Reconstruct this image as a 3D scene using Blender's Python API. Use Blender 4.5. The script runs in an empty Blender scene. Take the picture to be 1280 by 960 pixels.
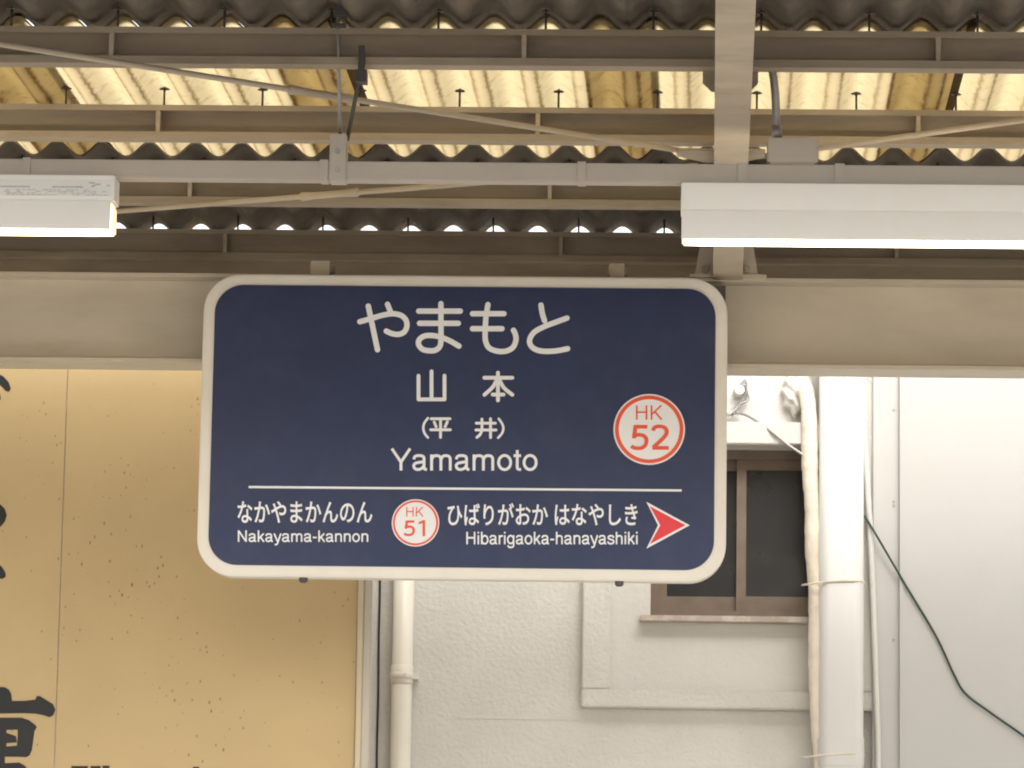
import bpy, bmesh, math, random
from mathutils import Vector, Matrix
random.seed(7)
R = math.radians
SC = bpy.context.scene
COL = SC.collection

# ------------------------------------------------------------------ camera
F = 4842.0                      # focal length in photo pixels (1280 wide)
PITCH, YAW, ROLL = R(9.0), R(2.2), R(0.9)
CAM = Vector((0, 0, 1.6))
ROT = Matrix.Rotation(YAW, 3, 'Z') @ Matrix.Rotation(math.pi/2 + PITCH, 3, 'X') @ Matrix.Rotation(ROLL, 3, 'Z')
cd = bpy.data.cameras.new('camera'); cam = bpy.data.objects.new('camera', cd); COL.objects.link(cam)
cam.location = CAM; cam.rotation_euler = ROT.to_euler()
cd.sensor_width = 36; cd.lens = 36*F/1280; cd.clip_start = 0.1; cd.clip_end = 2000
SC.camera = cam

# ------------------------------------------------------------------ sky, sun, exposure
SUN_EL, SUN_AZ = R(43), R(163)
w = bpy.data.worlds.new('World'); SC.world = w; w.use_nodes = True
wn, wl = w.node_tree.nodes, w.node_tree.links
wn.clear()
sky = wn.new('ShaderNodeTexSky'); sky.sky_type = 'NISHITA'; sky.sun_disc = False
sky.sun_elevation = SUN_EL; sky.sun_rotation = SUN_AZ; sky.dust_density = 4.0; sky.air_density = 1.0
hs = wn.new('ShaderNodeHueSaturation'); hs.inputs['Saturation'].default_value = 0.2   # overcast: nearly grey
wt = wn.new('ShaderNodeMix'); wt.data_type = 'RGBA'; wt.blend_type = 'MULTIPLY'; wt.inputs['Factor'].default_value = 1; wt.inputs['B'].default_value = (1, .985, .95, 1)   # warm white balance
bg = wn.new('ShaderNodeBackground'); bg.inputs['Strength'].default_value = 0.12
wo = wn.new('ShaderNodeOutputWorld')
wl.new(sky.outputs[0], hs.inputs['Color']); wl.new(hs.outputs[0], wt.inputs['A']); wl.new(wt.outputs['Result'], bg.inputs['Color']); wl.new(bg.outputs[0], wo.inputs['Surface'])
sl = bpy.data.lights.new('sun', 'SUN'); sl.energy = 0.5; sl.angle = R(40); sl.color = (1, .96, .9)
so = bpy.data.objects.new('sun', sl); COL.objects.link(so)
sd = Vector((math.sin(SUN_AZ)*math.cos(SUN_EL), math.cos(SUN_AZ)*math.cos(SUN_EL), math.sin(SUN_EL)))
so.rotation_euler = (-sd).to_track_quat('-Z', 'Y').to_euler(); so.location = (0, 0, 30)
SC.view_settings.view_transform = 'Standard'; SC.view_settings.look = 'None'
SC.view_settings.gamma = 1; SC.view_settings.use_curve_mapping = False
SC.view_settings.exposure = 1.75
SC.render.engine = 'CYCLES'
SC.cycles.max_bounces = 10; SC.cycles.diffuse_bounces = 6; SC.cycles.transmission_bounces = 8
SC.cycles.use_denoising = True
SC.cycles.filter_width = 2.0

# ------------------------------------------------------------------ pixel -> place
def ray(px, py):
    return ROT @ Vector(((px-640)/F, (480-py)/F, -1))
def at(px, py, Y):
    d = ray(px, py); return CAM + d*(Y/d.y)
def deep(px, py, zc):
    return CAM + ray(px, py)*zc

# ------------------------------------------------------------------ materials
def mat(name, col, rough=.6, metal=0, var=.12, scale=6, dirt=None, dirt_amt=.5, dirt_scale=3, bump=0, bump_scale=60, stretch=None, spec=.4):
    m = bpy.data.materials.new(name); m.use_nodes = True
    n, l = m.node_tree.nodes, m.node_tree.links
    b = n['Principled BSDF']; b.inputs['Roughness'].default_value = rough; b.inputs['Metallic'].default_value = metal
    b.inputs['Specular IOR Level'].default_value = spec
    tc = n.new('ShaderNodeTexCoord'); src = tc.outputs['Object']
    if stretch:
        mp = n.new('ShaderNodeMapping'); mp.inputs['Scale'].default_value = stretch
        l.new(src, mp.inputs['Vector']); src = mp.outputs[0]
    nz = n.new('ShaderNodeTexNoise'); nz.inputs['Scale'].default_value = scale; nz.inputs['Detail'].default_value = 8
    l.new(src, nz.inputs['Vector'])
    rp = n.new('ShaderNodeMapRange'); rp.inputs['From Min'].default_value = .3; rp.inputs['From Max'].default_value = .7
    rp.inputs['To Min'].default_value = 1-var; rp.inputs['To Max'].default_value = 1+var
    l.new(nz.outputs['Fac'], rp.inputs['Value'])
    mx = n.new('ShaderNodeVectorMath'); mx.operation = 'SCALE'; mx.inputs[0].default_value = col
    l.new(rp.outputs[0], mx.inputs['Scale'])
    out = mx.outputs[0]
    if dirt:
        n2 = n.new('ShaderNodeTexNoise'); n2.inputs['Scale'].default_value = dirt_scale; n2.inputs['Detail'].default_value = 10
        n2.inputs['Roughness'].default_value = .7
        l.new(src, n2.inputs['Vector'])
        r2 = n.new('ShaderNodeMapRange'); r2.inputs['From Min'].default_value = .5; r2.inputs['From Max'].default_value = .75
        r2.inputs['To Max'].default_value = dirt_amt
        l.new(n2.outputs['Fac'], r2.inputs['Value'])
        mm = n.new('ShaderNodeMix'); mm.data_type = 'RGBA'
        l.new(r2.outputs[0], mm.inputs['Factor']); l.new(out, mm.inputs['A']); mm.inputs['B'].default_value = (*dirt, 1)
        out = mm.outputs['Result']
    l.new(out, b.inputs['Base Color'])
    if bump:
        n3 = n.new('ShaderNodeTexNoise'); n3.inputs['Scale'].default_value = bump_scale; n3.inputs['Detail'].default_value = 5
        l.new(tc.outputs['Object'], n3.inputs['Vector'])
        bp = n.new('ShaderNodeBump'); bp.inputs['Strength'].default_value = bump; bp.inputs['Distance'].default_value = .01
        l.new(n3.outputs['Fac'], bp.inputs['Height']); l.new(bp.outputs[0], b.inputs['Normal'])
    return m

M = {}
M['steel'] = mat('beige_painted_steel', (.43, .365, .28), .55, dirt=(.17, .12, .08), dirt_amt=.45, dirt_scale=5, stretch=(.6, 1, 2.5))
M['purlin'] = mat('grey_beige_painted_steel', (.34, .285, .215), .6, dirt=(.13, .095, .065), dirt_amt=.5, dirt_scale=4, stretch=(.5, 1, 2))
M['girder'] = mat('cream_painted_girder', (.57, .51, .41), .5, dirt=(.31, .24, .16), dirt_amt=.4, dirt_scale=3, stretch=(.5, 1, 1.5))
M['slate'] = mat('fibre_cement_slate', (.14, .115, .088), .9, var=.25, scale=9, dirt=(.07, .055, .045), dirt_amt=.6, dirt_scale=4, bump=.3)
M['galv'] = mat('galvanised_steel', (.33, .32, .31), .45, .5, var=.2, scale=20)
M['dark'] = mat('dark_oiled_steel', (.085, .08, .075), .5, .3)
M['raceway'] = mat('raceway_grey_paint', (.43, .385, .335), .5, var=.06, dirt=(.3, .25, .2), dirt_amt=.3, dirt_scale=6)
M['lampwhite'] = mat('lamp_white_enamel', (.74, .72, .68), .35, var=.03, scale=3, dirt=(.55, .5, .42), dirt_amt=.25)
M['print'] = mat('grey_print', (.42, .42, .43), .6, var=.2, scale=150)
M['labelwhite'] = mat('label_paper', (.66, .65, .63), .5, var=.05)
M['signframe'] = mat('sign_aluminium_frame', (.74, .71, .65), .4, var=.03, dirt=(.5, .44, .35), dirt_amt=.25, dirt_scale=5)
M['blue'] = mat('sign_navy_blue', (.020, .032, .094), .4, var=.08, scale=14, dirt=(.05, .055, .085), dirt_amt=.35, dirt_scale=7, spec=.3)
M['white'] = mat('sign_white_vinyl', (.80, .82, .86), .4, var=.02)
M['red'] = mat('sign_orange_red', (.78, .09, .035), .4, var=.03)
M['arrowred'] = mat('sign_arrow_red', (.70, .03, .04), .4, var=.03)
M['stucco'] = mat('white_stucco', (.53, .51, .468), .9, var=.05, scale=4, dirt=(.40, .37, .32), dirt_amt=.45, dirt_scale=2.2, bump=.38, bump_scale=70)
M['stucco_smooth'] = mat('white_smooth_render', (.52, .50, .462), .85, var=.04, scale=3, dirt=(.5, .47, .42), dirt_amt=.4, dirt_scale=2, bump=.25, bump_scale=45)
M['panelwhite'] = mat('white_wall_sheet', (.43, .422, .402), .6, var=.03, scale=2, dirt=(.39, .375, .35), dirt_amt=.35, dirt_scale=1.5, bump=.08, bump_scale=20)
M['pvc'] = mat('white_pvc', (.53, .515, .48), .35, var=.04, scale=3, dirt=(.5, .45, .37), dirt_amt=.35, dirt_scale=3, stretch=(1, 1, .3))
M['pvcwhite'] = mat('bright_white_pvc', (.55, .54, .51), .4, var=.03, scale=3, dirt=(.5, .47, .41), dirt_amt=.35, dirt_scale=3, stretch=(1, 1, .3))
M['pvccream'] = mat('cream_pvc', (.66, .62, .53), .4, var=.04, dirt=(.45, .38, .28), dirt_amt=.35, dirt_scale=4)
M['wrap'] = mat('cream_wrapping_tape', (.68, .61, .50), .7, var=.1, scale=12, dirt=(.45, .37, .27), dirt_amt=.5, dirt_scale=8, bump=.4, bump_scale=60)
M['putty'] = mat('sealing_putty', (.62, .60, .55), .9, var=.15, scale=25, dirt=(.35, .33, .3), dirt_amt=.5, dirt_scale=18, bump=.8, bump_scale=50)
M['bronze'] = mat('bronze_aluminium', (.15, .112, .085), .45, .2, var=.12, scale=15)
M['sill'] = mat('worn_brown_sill', (.36, .30, .25), .8, var=.15, scale=14, dirt=(.62, .58, .52), dirt_amt=.7, dirt_scale=16)
M['cableblack'] = mat('black_cable_sheath', (.015, .016, .022), .5)
M['cablegreen'] = mat('dark_green_cable_sheath', (.02, .045, .035), .5)
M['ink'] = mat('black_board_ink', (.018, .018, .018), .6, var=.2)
M['frame_cream'] = mat('cream_board_frame', (.62, .53, .37), .5, var=.05, dirt=(.4, .3, .18), dirt_amt=.4)
M['frame_grey'] = mat('grey_board_trim', (.50, .46, .39), .5, var=.05, dirt=(.35, .3, .25), dirt_amt=.3)
M['concrete'] = mat('platform_concrete', (.40, .38, .35), .9, var=.12, scale=3, bump=.3)
M['ballast'] = mat('ballast', (.30, .27, .235), .95, var=.3, scale=12, bump=1, bump_scale=20)

def glass():
    m = bpy.data.materials.new('dark_window_glass'); m.use_nodes = True
    b = m.node_tree.nodes['Principled BSDF']
    b.inputs['Specular IOR Level'].default_value = .35; b.inputs['Base Color'].default_value = (.012, .012, .013, 1); b.inputs['Roughness'].default_value = .22
    n, l = m.node_tree.nodes, m.node_tree.links
    nz = n.new('ShaderNodeTexNoise'); nz.inputs['Scale'].default_value = 9; nz.inputs['Detail'].default_value = 6
    tc = n.new('ShaderNodeTexCoord'); l.new(tc.outputs['Object'], nz.inputs['Vector'])
    r = n.new('ShaderNodeMapRange'); r.inputs['To Min'].default_value = .12; r.inputs['To Max'].default_value = .5
    l.new(nz.outputs['Fac'], r.inputs['Value']); l.new(r.outputs[0], b.inputs['Roughness'])
    return m
M['glass'] = glass()

def board_mat():
    m = mat('ochre_painted_board', (.50, .368, .185), .55, var=.05, scale=2.5, dirt=(.42, .30, .145), dirt_amt=.35, dirt_scale=1.6)
    n, l = m.node_tree.nodes, m.node_tree.links; b = n['Principled BSDF']
    cur = b.inputs['Base Color'].links[0].from_socket
    tc = n.new('ShaderNodeTexCoord')
    # dark flecks where the paint is chipped: small elongated cells, clustered by a slow noise
    mp = n.new('ShaderNodeMapping'); mp.inputs['Scale'].default_value = (1, 1, .55); mp.inputs['Rotation'].default_value = (0, .35, 0)
    l.new(tc.outputs['Object'], mp.inputs['Vector'])
    vo = n.new('ShaderNodeTexVoronoi'); vo.inputs['Scale'].default_value = 58; l.new(mp.outputs[0], vo.inputs['Vector'])
    sz = n.new('ShaderNodeTexNoise'); sz.inputs['Scale'].default_value = 3.2; sz.inputs['Detail'].default_value = 3; l.new(tc.outputs['Object'], sz.inputs['Vector'])
    th = n.new('ShaderNodeMapRange'); th.inputs['From Min'].default_value = .40; th.inputs['From Max'].default_value = .72
    th.inputs['To Min'].default_value = .08; th.inputs['To Max'].default_value = .23
    l.new(sz.outputs['Fac'], th.inputs['Value'])
    sp = n.new('ShaderNodeSeparateColor'); l.new(vo.outputs['Color'], sp.inputs[0])
    mu = n.new('ShaderNodeMath'); mu.operation = 'MULTIPLY'; l.new(th.outputs[0], mu.inputs[0]); l.new(sp.outputs[0], mu.inputs[1])
    lt = n.new('ShaderNodeMath'); lt.operation = 'LESS_THAN'; l.new(vo.outputs['Distance'], lt.inputs[0]); l.new(mu.outputs[0], lt.inputs[1])
    f = n.new('ShaderNodeMath'); f.operation = 'MULTIPLY'; f.inputs[1].default_value = .65; l.new(lt.outputs[0], f.inputs[0])
    mm = n.new('ShaderNodeMix'); mm.data_type = 'RGBA'; l.new(f.outputs[0], mm.inputs['Factor']); l.new(cur, mm.inputs['A'])
    mm.inputs['B'].default_value = (.10, .07, .035, 1)
    l.new(mm.outputs['Result'], b.inputs['Base Color'])
    return m
M['board'] = board_mat()

def translucent_mat():
    # aged glass-fibre sheet; UV.x counts waves (crest at whole numbers), UV.y is metres along the sheet
    m = bpy.data.materials.new('aged_translucent_sheet'); m.use_nodes = True
    n, l = m.node_tree.nodes, m.node_tree.links
    n.remove(n['Principled BSDF']); out = n['Material Output']
    uv = n.new('ShaderNodeUVMap'); uv.uv_map = 'UVMap'
    sx = n.new('ShaderNodeSeparateXYZ'); l.new(uv.outputs[0], sx.inputs[0])
    tc = n.new('ShaderNodeTexCoord')
    wob = n.new('ShaderNodeTexNoise'); wob.inputs['Scale'].default_value = 30; wob.inputs['Detail'].default_value = 6; wob.inputs['Roughness'].default_value = .7
    l.new(tc.outputs['Object'], wob.inputs['Vector'])
    wv = n.new('ShaderNodeMath'); wv.operation = 'MULTIPLY_ADD'; wv.inputs[1].default_value = .16; wv.inputs[2].default_value = -.08
    l.new(wob.outputs['Fac'], wv.inputs[0])
    ad = n.new('ShaderNodeMath'); l.new(sx.outputs['X'], ad.inputs[0]); l.new(wv.outputs[0], ad.inputs[1])
    fr = n.new('ShaderNodeMath'); fr.operation = 'FRACT'; l.new(ad.outputs[0], fr.inputs[0])
    # dirt lines on both flanks of every trough
    cr = n.new('ShaderNodeValToRGB'); e = cr.color_ramp.elements
    e[0].position = .30; e[0].color = (0, 0, 0, 1); e[1].position = .36; e[1].color = (.75, .75, .75, 1)
    for p, v in ((.42, .25), (.5, .15), (.585, .25), (.64, .95), (.70, 0)):
        q = e.new(p); q.color = (v, v, v, 1)
    l.new(fr.outputs[0], cr.inputs[0])
    big = n.new('ShaderNodeTexNoise'); big.inputs['Scale'].default_value = 5; big.inputs['Detail'].default_value = 5
    l.new(tc.outputs['Object'], big.inputs['Vector'])
    bm_ = n.new('ShaderNodeMapRange'); bm_.inputs['From Min'].default_value = .3; bm_.inputs['From Max'].default_value = .65; bm_.inputs['To Min'].default_value = .55
    l.new(big.outputs['Fac'], bm_.inputs['Value'])
    dm = n.new('ShaderNodeMath'); dm.operation = 'MULTIPLY'; l.new(cr.outputs[0], dm.inputs[0]); l.new(bm_.outputs[0], dm.inputs[1])
    # grime mottling
    st = n.new('ShaderNodeMapRange'); st.inputs['From Min'].default_value = .52; st.inputs['From Max'].default_value = .8; st.inputs['To Max'].default_value = .7
    fin = n.new('ShaderNodeTexNoise'); fin.inputs['Scale'].default_value = 22; fin.inputs['Detail'].default_value = 8; fin.inputs['Roughness'].default_value = .75
    l.new(tc.outputs['Object'], fin.inputs['Vector']); l.new(fin.outputs['Fac'], st.inputs['Value'])
    mx = n.new('ShaderNodeMath'); mx.operation = 'MAXIMUM'; l.new(dm.outputs[0], mx.inputs[0]); l.new(st.outputs[0], mx.inputs[1])
    # black grime along the sheet's lap edge
    ed = n.new('ShaderNodeMath'); ed.operation = 'GREATER_THAN'; ed.inputs[1].default_value = 7.86; l.new(sx.outputs['X'], ed.inputs[0])
    eds = n.new('ShaderNodeMath'); eds.operation = 'MULTIPLY'; eds.inputs[1].default_value = .93; l.new(ed.outputs[0], eds.inputs[0])
    mix = n.new('ShaderNodeMix'); mix.data_type = 'RGBA'; l.new(mx.outputs[0], mix.inputs['Factor'])
    mix.inputs['A'].default_value = (.56, .46, .27, 1); mix.inputs['B'].default_value = (.15, .085, .03, 1)
    mi2 = n.new('ShaderNodeMix'); mi2.data_type = 'RGBA'; l.new(eds.outputs[0], mi2.inputs['Factor']); l.new(mix.outputs['Result'], mi2.inputs['A'])
    mi2.inputs['B'].default_value = (.03, .022, .012, 1)
    tr = n.new('ShaderNodeBsdfTranslucent'); df = n.new('ShaderNodeBsdfDiffuse')
    l.new(mi2.outputs['Result'], tr.inputs[0]); l.new(mi2.outputs['Result'], df.inputs[0])
    ms = n.new('ShaderNodeMixShader'); ms.inputs[0].default_value = .3
    l.new(tr.outputs[0], ms.inputs[1]); l.new(df.outputs[0], ms.inputs[2]); l.new(ms.outputs[0], out.inputs['Surface'])
    return m
M['translucent'] = translucent_mat()

def emit_mat(name, col, s):
    m = bpy.data.materials.new(name); m.use_nodes = True
    b = m.node_tree.nodes['Principled BSDF']
    b.inputs['Base Color'].default_value = (.8, .78, .72, 1)
    b.inputs['Emission Color'].default_value = (*col, 1); b.inputs['Emission Strength'].default_value = s
    return m
M['glow'] = emit_mat('lit_lamp_diffuser', (1, .84, .60), 3.2)
def dim_ends(m):        # a fluorescent tube is dimmer and redder at its electrodes
    n, l = m.node_tree.nodes, m.node_tree.links; b = n['Principled BSDF']
    tc = n.new('ShaderNodeTexCoord'); sx = n.new('ShaderNodeSeparateXYZ'); l.new(tc.outputs['Generated'], sx.inputs[0])
    cr = n.new('ShaderNodeValToRGB'); e = cr.color_ramp.elements
    e[0].position = 0; e[0].color = (.13, .075, .03, 1); e[1].position = 1; e[1].color = (.13, .075, .03, 1)
    for p in (.05, .95): q = e.new(p); q.color = (1, .84, .60, 1)
    l.new(sx.outputs['X'], cr.inputs[0]); l.new(cr.outputs[0], b.inputs['Emission Color'])
dim_ends(M['glow'])

# ------------------------------------------------------------------ mesh helpers
def box(bm, x0, x1, y0, y1, z0, z1):
    v = [bm.verts.new(p) for p in ((x0,y0,z0),(x1,y0,z0),(x1,y1,z0),(x0,y1,z0),(x0,y0,z1),(x1,y0,z1),(x1,y1,z1),(x0,y1,z1))]
    for f in ((0,3,2,1),(4,5,6,7),(0,1,5,4),(1,2,6,5),(2,3,7,6),(3,0,4,7)): bm.faces.new([v[i] for i in f])
def extr(bm, poly, vec):
    """closed 3D polygon extruded along vec"""
    vec = Vector(vec)
    a = [bm.verts.new(p) for p in poly]; b = [bm.verts.new(Vector(p)+vec) for p in poly]
    k = len(a)
    bm.faces.new(a[::-1]); bm.faces.new(b)
    for i in range(k): bm.faces.new((a[i], a[(i+1)%k], b[(i+1)%k], b[i]))
def tube(bm, pts, r, seg=10, cap=True):
    pts = [Vector(p) for p in pts]; rings = []
    rr = r if isinstance(r, (list, tuple)) else [r]*len(pts)
    for i, p in enumerate(pts):
        t = (pts[min(i+1, len(pts)-1)] - pts[max(i-1, 0)]).normalized()
        u = t.cross(Vector((0, 1, 0)))
        if u.length < .05: u = t.cross(Vector((1, 0, 0)))
        u.normalize(); q = t.cross(u).normalized()
        rings.append([bm.verts.new(p + (u*math.cos(2*math.pi*k/seg) + q*math.sin(2*math.pi*k/seg))*rr[i]) for k in range(seg)])
    for a, b in zip(rings, rings[1:]):
        for k in range(seg): bm.faces.new((a[k], a[(k+1)%seg], b[(k+1)%seg], b[k])).smooth = True
    if cap: bm.faces.new(rings[0][::-1]); bm.faces.new(rings[-1])
def smooth_path(pts, n=6):
    pts = [Vector(p) for p in pts]; out = []
    for i in range(len(pts)-1):
        p0, p1, p2, p3 = pts[max(i-1,0)], pts[i], pts[i+1], pts[min(i+2,len(pts)-1)]
        for k in range(n):
            t = k/n
            out.append(.5*((2*p1)+(p2-p0)*t+(2*p0-5*p1+4*p2-p3)*t*t+(3*p1-p0-3*p2+p3)*t**3))
    out.append(pts[-1]); return out
def obj(name, bm, m, parent=None, bevel=0):
    bmesh.ops.recalc_face_normals(bm, faces=bm.faces)
    if bevel:
        bmesh.ops.bevel(bm, geom=[e for e in bm.edges if e.is_manifold and e.calc_face_angle(0) > .6], offset=bevel, segments=2, affect='EDGES', clamp_overlap=True)
    me = bpy.data.meshes.new(name); bm.to_mesh(me); bm.free()
    me.materials.append(M[m] if isinstance(m, str) else m)
    o = bpy.data.objects.new(name, me); COL.objects.link(o)
    if parent: adopt(o, parent)
    return o
def adopt(o, parent):
    o.parent = parent
    o.matrix_parent_inverse = world_of(parent).inverted()
def world_of(p):
    m = Matrix.Translation(p.location) @ p.rotation_euler.to_matrix().to_4x4()
    if p.parent: m = world_of(p.parent) @ p.matrix_parent_inverse @ m
    return m
def part(name, m, parent, fn, bevel=0):
    bm = bmesh.new(); fn(bm); return obj(name, bm, m, parent, bevel)
def tag(o, label, cat, group=None):
    o['label'] = label; o['category'] = cat
    if group: o['group'] = group
    return o
def thing(name, loc, label, cat, group=None):
    o = bpy.data.objects.new(name, None); COL.objects.link(o); o.location = loc; o.empty_display_size = .1
    return tag(o, label, cat, group)
def structure(o): o['kind'] = 'structure'; return o
def share(src, name, parent, loc):
    o = bpy.data.objects.new(name, src.data); COL.objects.link(o); o.location = loc
    adopt(o, parent); return o

def rrect(x0, x1, z0, z1, r, y, n=12):
    o = []
    for cx, cz, a0 in ((x1-r, z1-r, 0), (x0+r, z1-r, 90), (x0+r, z0+r, 180), (x1-r, z0+r, 270)):
        for k in range(n+1):
            a = R(a0+90*k/n); o.append((cx+r*math.cos(a), y, cz+r*math.sin(a)))
    return o

# ------------------------------------------------------------------ key depths
ROOF = [deep(640, 35.6, F*.13/67.26), deep(640, 142.5, F*.13/61.86), deep(640, 289, F*.13/53.45)]
Y1, Y4 = ROOF[0].y, ROOF[2].y
SL = (ROOF[2].z - ROOF[0].z)/(Y4 - Y1)
def roof_z(Y): return ROOF[0].z + SL*(Y - Y1)          # top of purlins = bottom of troughs
GAP = (Y4 - Y1)/3
PY = [Y1, Y1+GAP, Y1+2*GAP, Y4]
def at_roof(px, py, off):
    """point on the plane parallel to the roof, off metres above the purlin tops"""
    d = ray(px, py); t = (roof_z(0) + off - CAM.z)/(d.z - SL*d.y); return CAM + d*t
PH = .091                                                # purlin height
XA, XB = -3.7, 3.9                                       # canopy extent along the platform

# ================================================================== SETTING
bm = bmesh.new(); box(bm, -400, 400, -300, 500, -1.3, -1.1); structure(obj('ground', bm, 'ballast'))
bm = bmesh.new(); box(bm, -40, 40, 7.0, 40, -1.098, 0); structure(obj('platform', bm, 'concrete'))
bm = bmesh.new(); box(bm, -40, 40, -5, 1.0, -1.098, 0); structure(obj('opposite_platform', bm, 'concrete'))

# ================================================================== CANOPY
RX = at(914, 120, 9.9).x                                 # rafter line
YG = deep(640, 345, 11.5).y                              # girder front
canopy = thing('platform_canopy', (RX, YG, 0), 'steel platform canopy with corrugated slate and yellowed translucent roof sheets', 'canopy')
# --- corrugated sheets
P = .13; A = .021
c1 = at(480.6, 30, Y1); c4 = at(563, 284, Y4)
SKEW = (c4.x - c1.x)/(c4.y - c1.y)
def wave_n(X, Y): return (X - c1.x - SKEW*(Y - Y1))/P      # whole number on a crest
def wave_x(n, Y): return c1.x + n*P + SKEW*(Y - Y1)
def sheet(n0, n1, ya, yb, lift, m, name, seg=12, t=.006):
    bm = bmesh.new(); uvl = bm.loops.layers.uv.new('UVMap')
    rows = 5; k = int(round((n1-n0)*seg)); grid = []
    for s in (0, 1):
        g = []
        for j in range(rows):
            Y = ya + (yb-ya)*j/(rows-1); r = []
            for i in range(k+1):
                n = n0 + (n1-n0)*i/k
                r.append(bm.verts.new((wave_x(n, Y), Y, roof_z(Y) + A + A*math.cos(2*math.pi*n) + lift + t*s)))
            g.append(r)
        grid.append(g)
    def face(vs, uvs):
        f = bm.faces.new(vs); f.smooth = True
        for lp, u in zip(f.loops, uvs): lp[uvl].uv = u
    def u(i, j): return ((n1-n0)*i/k + (0 if n0 >= 0 else 0), (yb-ya)*j/(rows-1))
    frac = n0 - math.floor(n0)
    def uu(i, j): a = u(i, j); return (a[0] + frac, a[1])
    for s in ((0, 1) if m == 'slate' else (0,)):
        for j in range(rows-1):
            for i in range(k):
                ii = [(i, j), (i+1, j), (i+1, j+1), (i, j+1)]
                if s: ii = ii[::-1]
                face([grid[s][b][a] for a, b in ii], [uu(a, b) for a, b in ii])
    if m == 'slate':
        for j in (0, rows-1):
            for i in range(k):
                face([grid[0][j][i], grid[0][j][i+1], grid[1][j][i+1], grid[1][j][i]], [(0, 0)]*4)
    for v in [v for v in bm.verts if not v.link_faces]: bm.verts.remove(v)
    me = bpy.data.meshes.new(name); bm.to_mesh(me); bm.free(); me.materials.append(M[m])
    o = bpy.data.objects.new(name, me); COL.objects.link(o); adopt(o, canopy); return o
nlap = round(wave_n(at_roof(846, 110, 0).x, at_roof(846, 110, 0).y))        # a lap edge, counted in waves
YE = Y4 + .135                                            # eave
for c in range(-6, 6):
    n0 = nlap + 6*c - 1.45; n1 = nlap + 6*(c+1)
    dz = .004*(c % 2)
    sheet(n0+1.0, n1+.2, Y1-1.25, Y1+.15, .016+dz, 'slate', 'slate_sheet', 14)
    sheet(n0+.05, n1+.05, Y1+.10, PY[2]-.02, .008+dz, 'translucent', 'translucent_sheet', 20)
    sheet(n0+1.0, n1+.2, PY[2]-.17, YE, .000+dz*.6, 'slate', 'slate_sheet', 14)
# --- purlins: lipped channels open towards the tracks
def chan(Y, x0, x1, h=PH, wd=.05, lip=.019, t=.0032):
    z1 = roof_z(Y) - .001; z0 = z1 - h; a, b = Y, Y + wd
    pr = [(a,z0),(b,z0),(b,z1),(a,z1),(a,z1-lip*.8),(a+t,z1-lip*.8),(a+t,z1-t),(b-t,z1-t),(b-t,z0+t),(a+t,z0+t),(a+t,z0+lip),(a,z0+lip)]
    bm = bmesh.new(); extr(bm, [(x0, y, z) for y, z in pr], (x1-x0, 0, 0)); return bm
stiff_px = [(139, 655, 1173, 55), (197, 672, 1148, 160), (237, 687, 1137, 240), (281, 701, 1121, 307)]
hook = None
pur = []
for i, Y in enumerate([Y1-1.15] + PY):
    o = obj('purlin', chan(Y, XA, XB), 'purlin', canopy); pur.append(o)
    if i >= 1:
        a, b, c, py = stiff_px[i-1]
        xs = [at(p, py, Y).x for p in (a, b, c)]
        z1 = roof_z(Y)
        for x in xs + [xs[0]-1.0]:
            part('web_stiffener', 'steel', o, lambda bm: box(bm, x-.0055, x+.0055, Y+.002, Y+.046, z1-PH+.0045, z1-.0055))
        # hook bolts on every second crest
        off = round(wave_n(at(450, 137, PY[1]).x, PY[1])) % 2
        for n in range(-24, 26):
            if n % 2 != off: continue
            x = wave_x(n, Y+.012)
            if not XA < x < XB: continue
            if hook is None:
                bm = bmesh.new()
                tube(bm, [(0, 0, -.004), (0, 0, .051)], .0030, 6)
                tube(bm, [(0, 0, .0435), (0, 0, .046), (0, 0, .049)], [.015, .012, .004], 8)
                h = hook = obj('hook_bolt', bm, 'dark'); h.location = (x, Y+.012, z1); adopt(h, o)
            else:
                share(hook, 'hook_bolt', o, (x, Y+.012, z1))
# --- rafters below the purlins
RD = .10
def rafter(x):
    bm = bmesh.new(); w_, t = .087, .008
    ya, yb = Y1-1.2, YG+.16
    def prof(Y):
        z1 = roof_z(Y)-PH-.002; z0 = z1-RD; h = w_/2
        return [(x-h,Y,z0),(x+h,Y,z0),(x+h,Y,z0+t),(x+.004,Y,z0+t),(x+.004,Y,z1-t),(x+h,Y,z1-t),(x+h,Y,z1),(x-h,Y,z1),(x-h,Y,z1-t),(x-.004,Y,z1-t),(x-.004,Y,z0+t),(x-h,Y,z0+t)]
    extr(bm, prof(ya), Vector((SKEW*(yb-ya), yb-ya, SL*(yb-ya))))
    for v in bm.verts: v.co.x -= SKEW*(9.9-ya)
    return obj('rafter', bm, 'steel', canopy)
raf = [rafter(RX), rafter(RX-4.0), rafter(RX+2.9)]
for k, Y in enumerate(PY[:1]):
    xr = RX + SKEW*(Y-9.9)
    z1 = roof_z(Y)-PH-.003
    part('purlin_cleat', 'purlin', raf[0], lambda bm: extr(bm, [(xr-.072, Y+.052, z1+.03),(xr+.062, Y+.052, z1+.03),(xr+.062, Y+.052, z1-.024),(xr+.042, Y+.052, z1-.045),(xr-.050, Y+.052, z1-.045),(xr-.072, Y+.052, z1-.024)], (0, .012, 0)))
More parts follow.
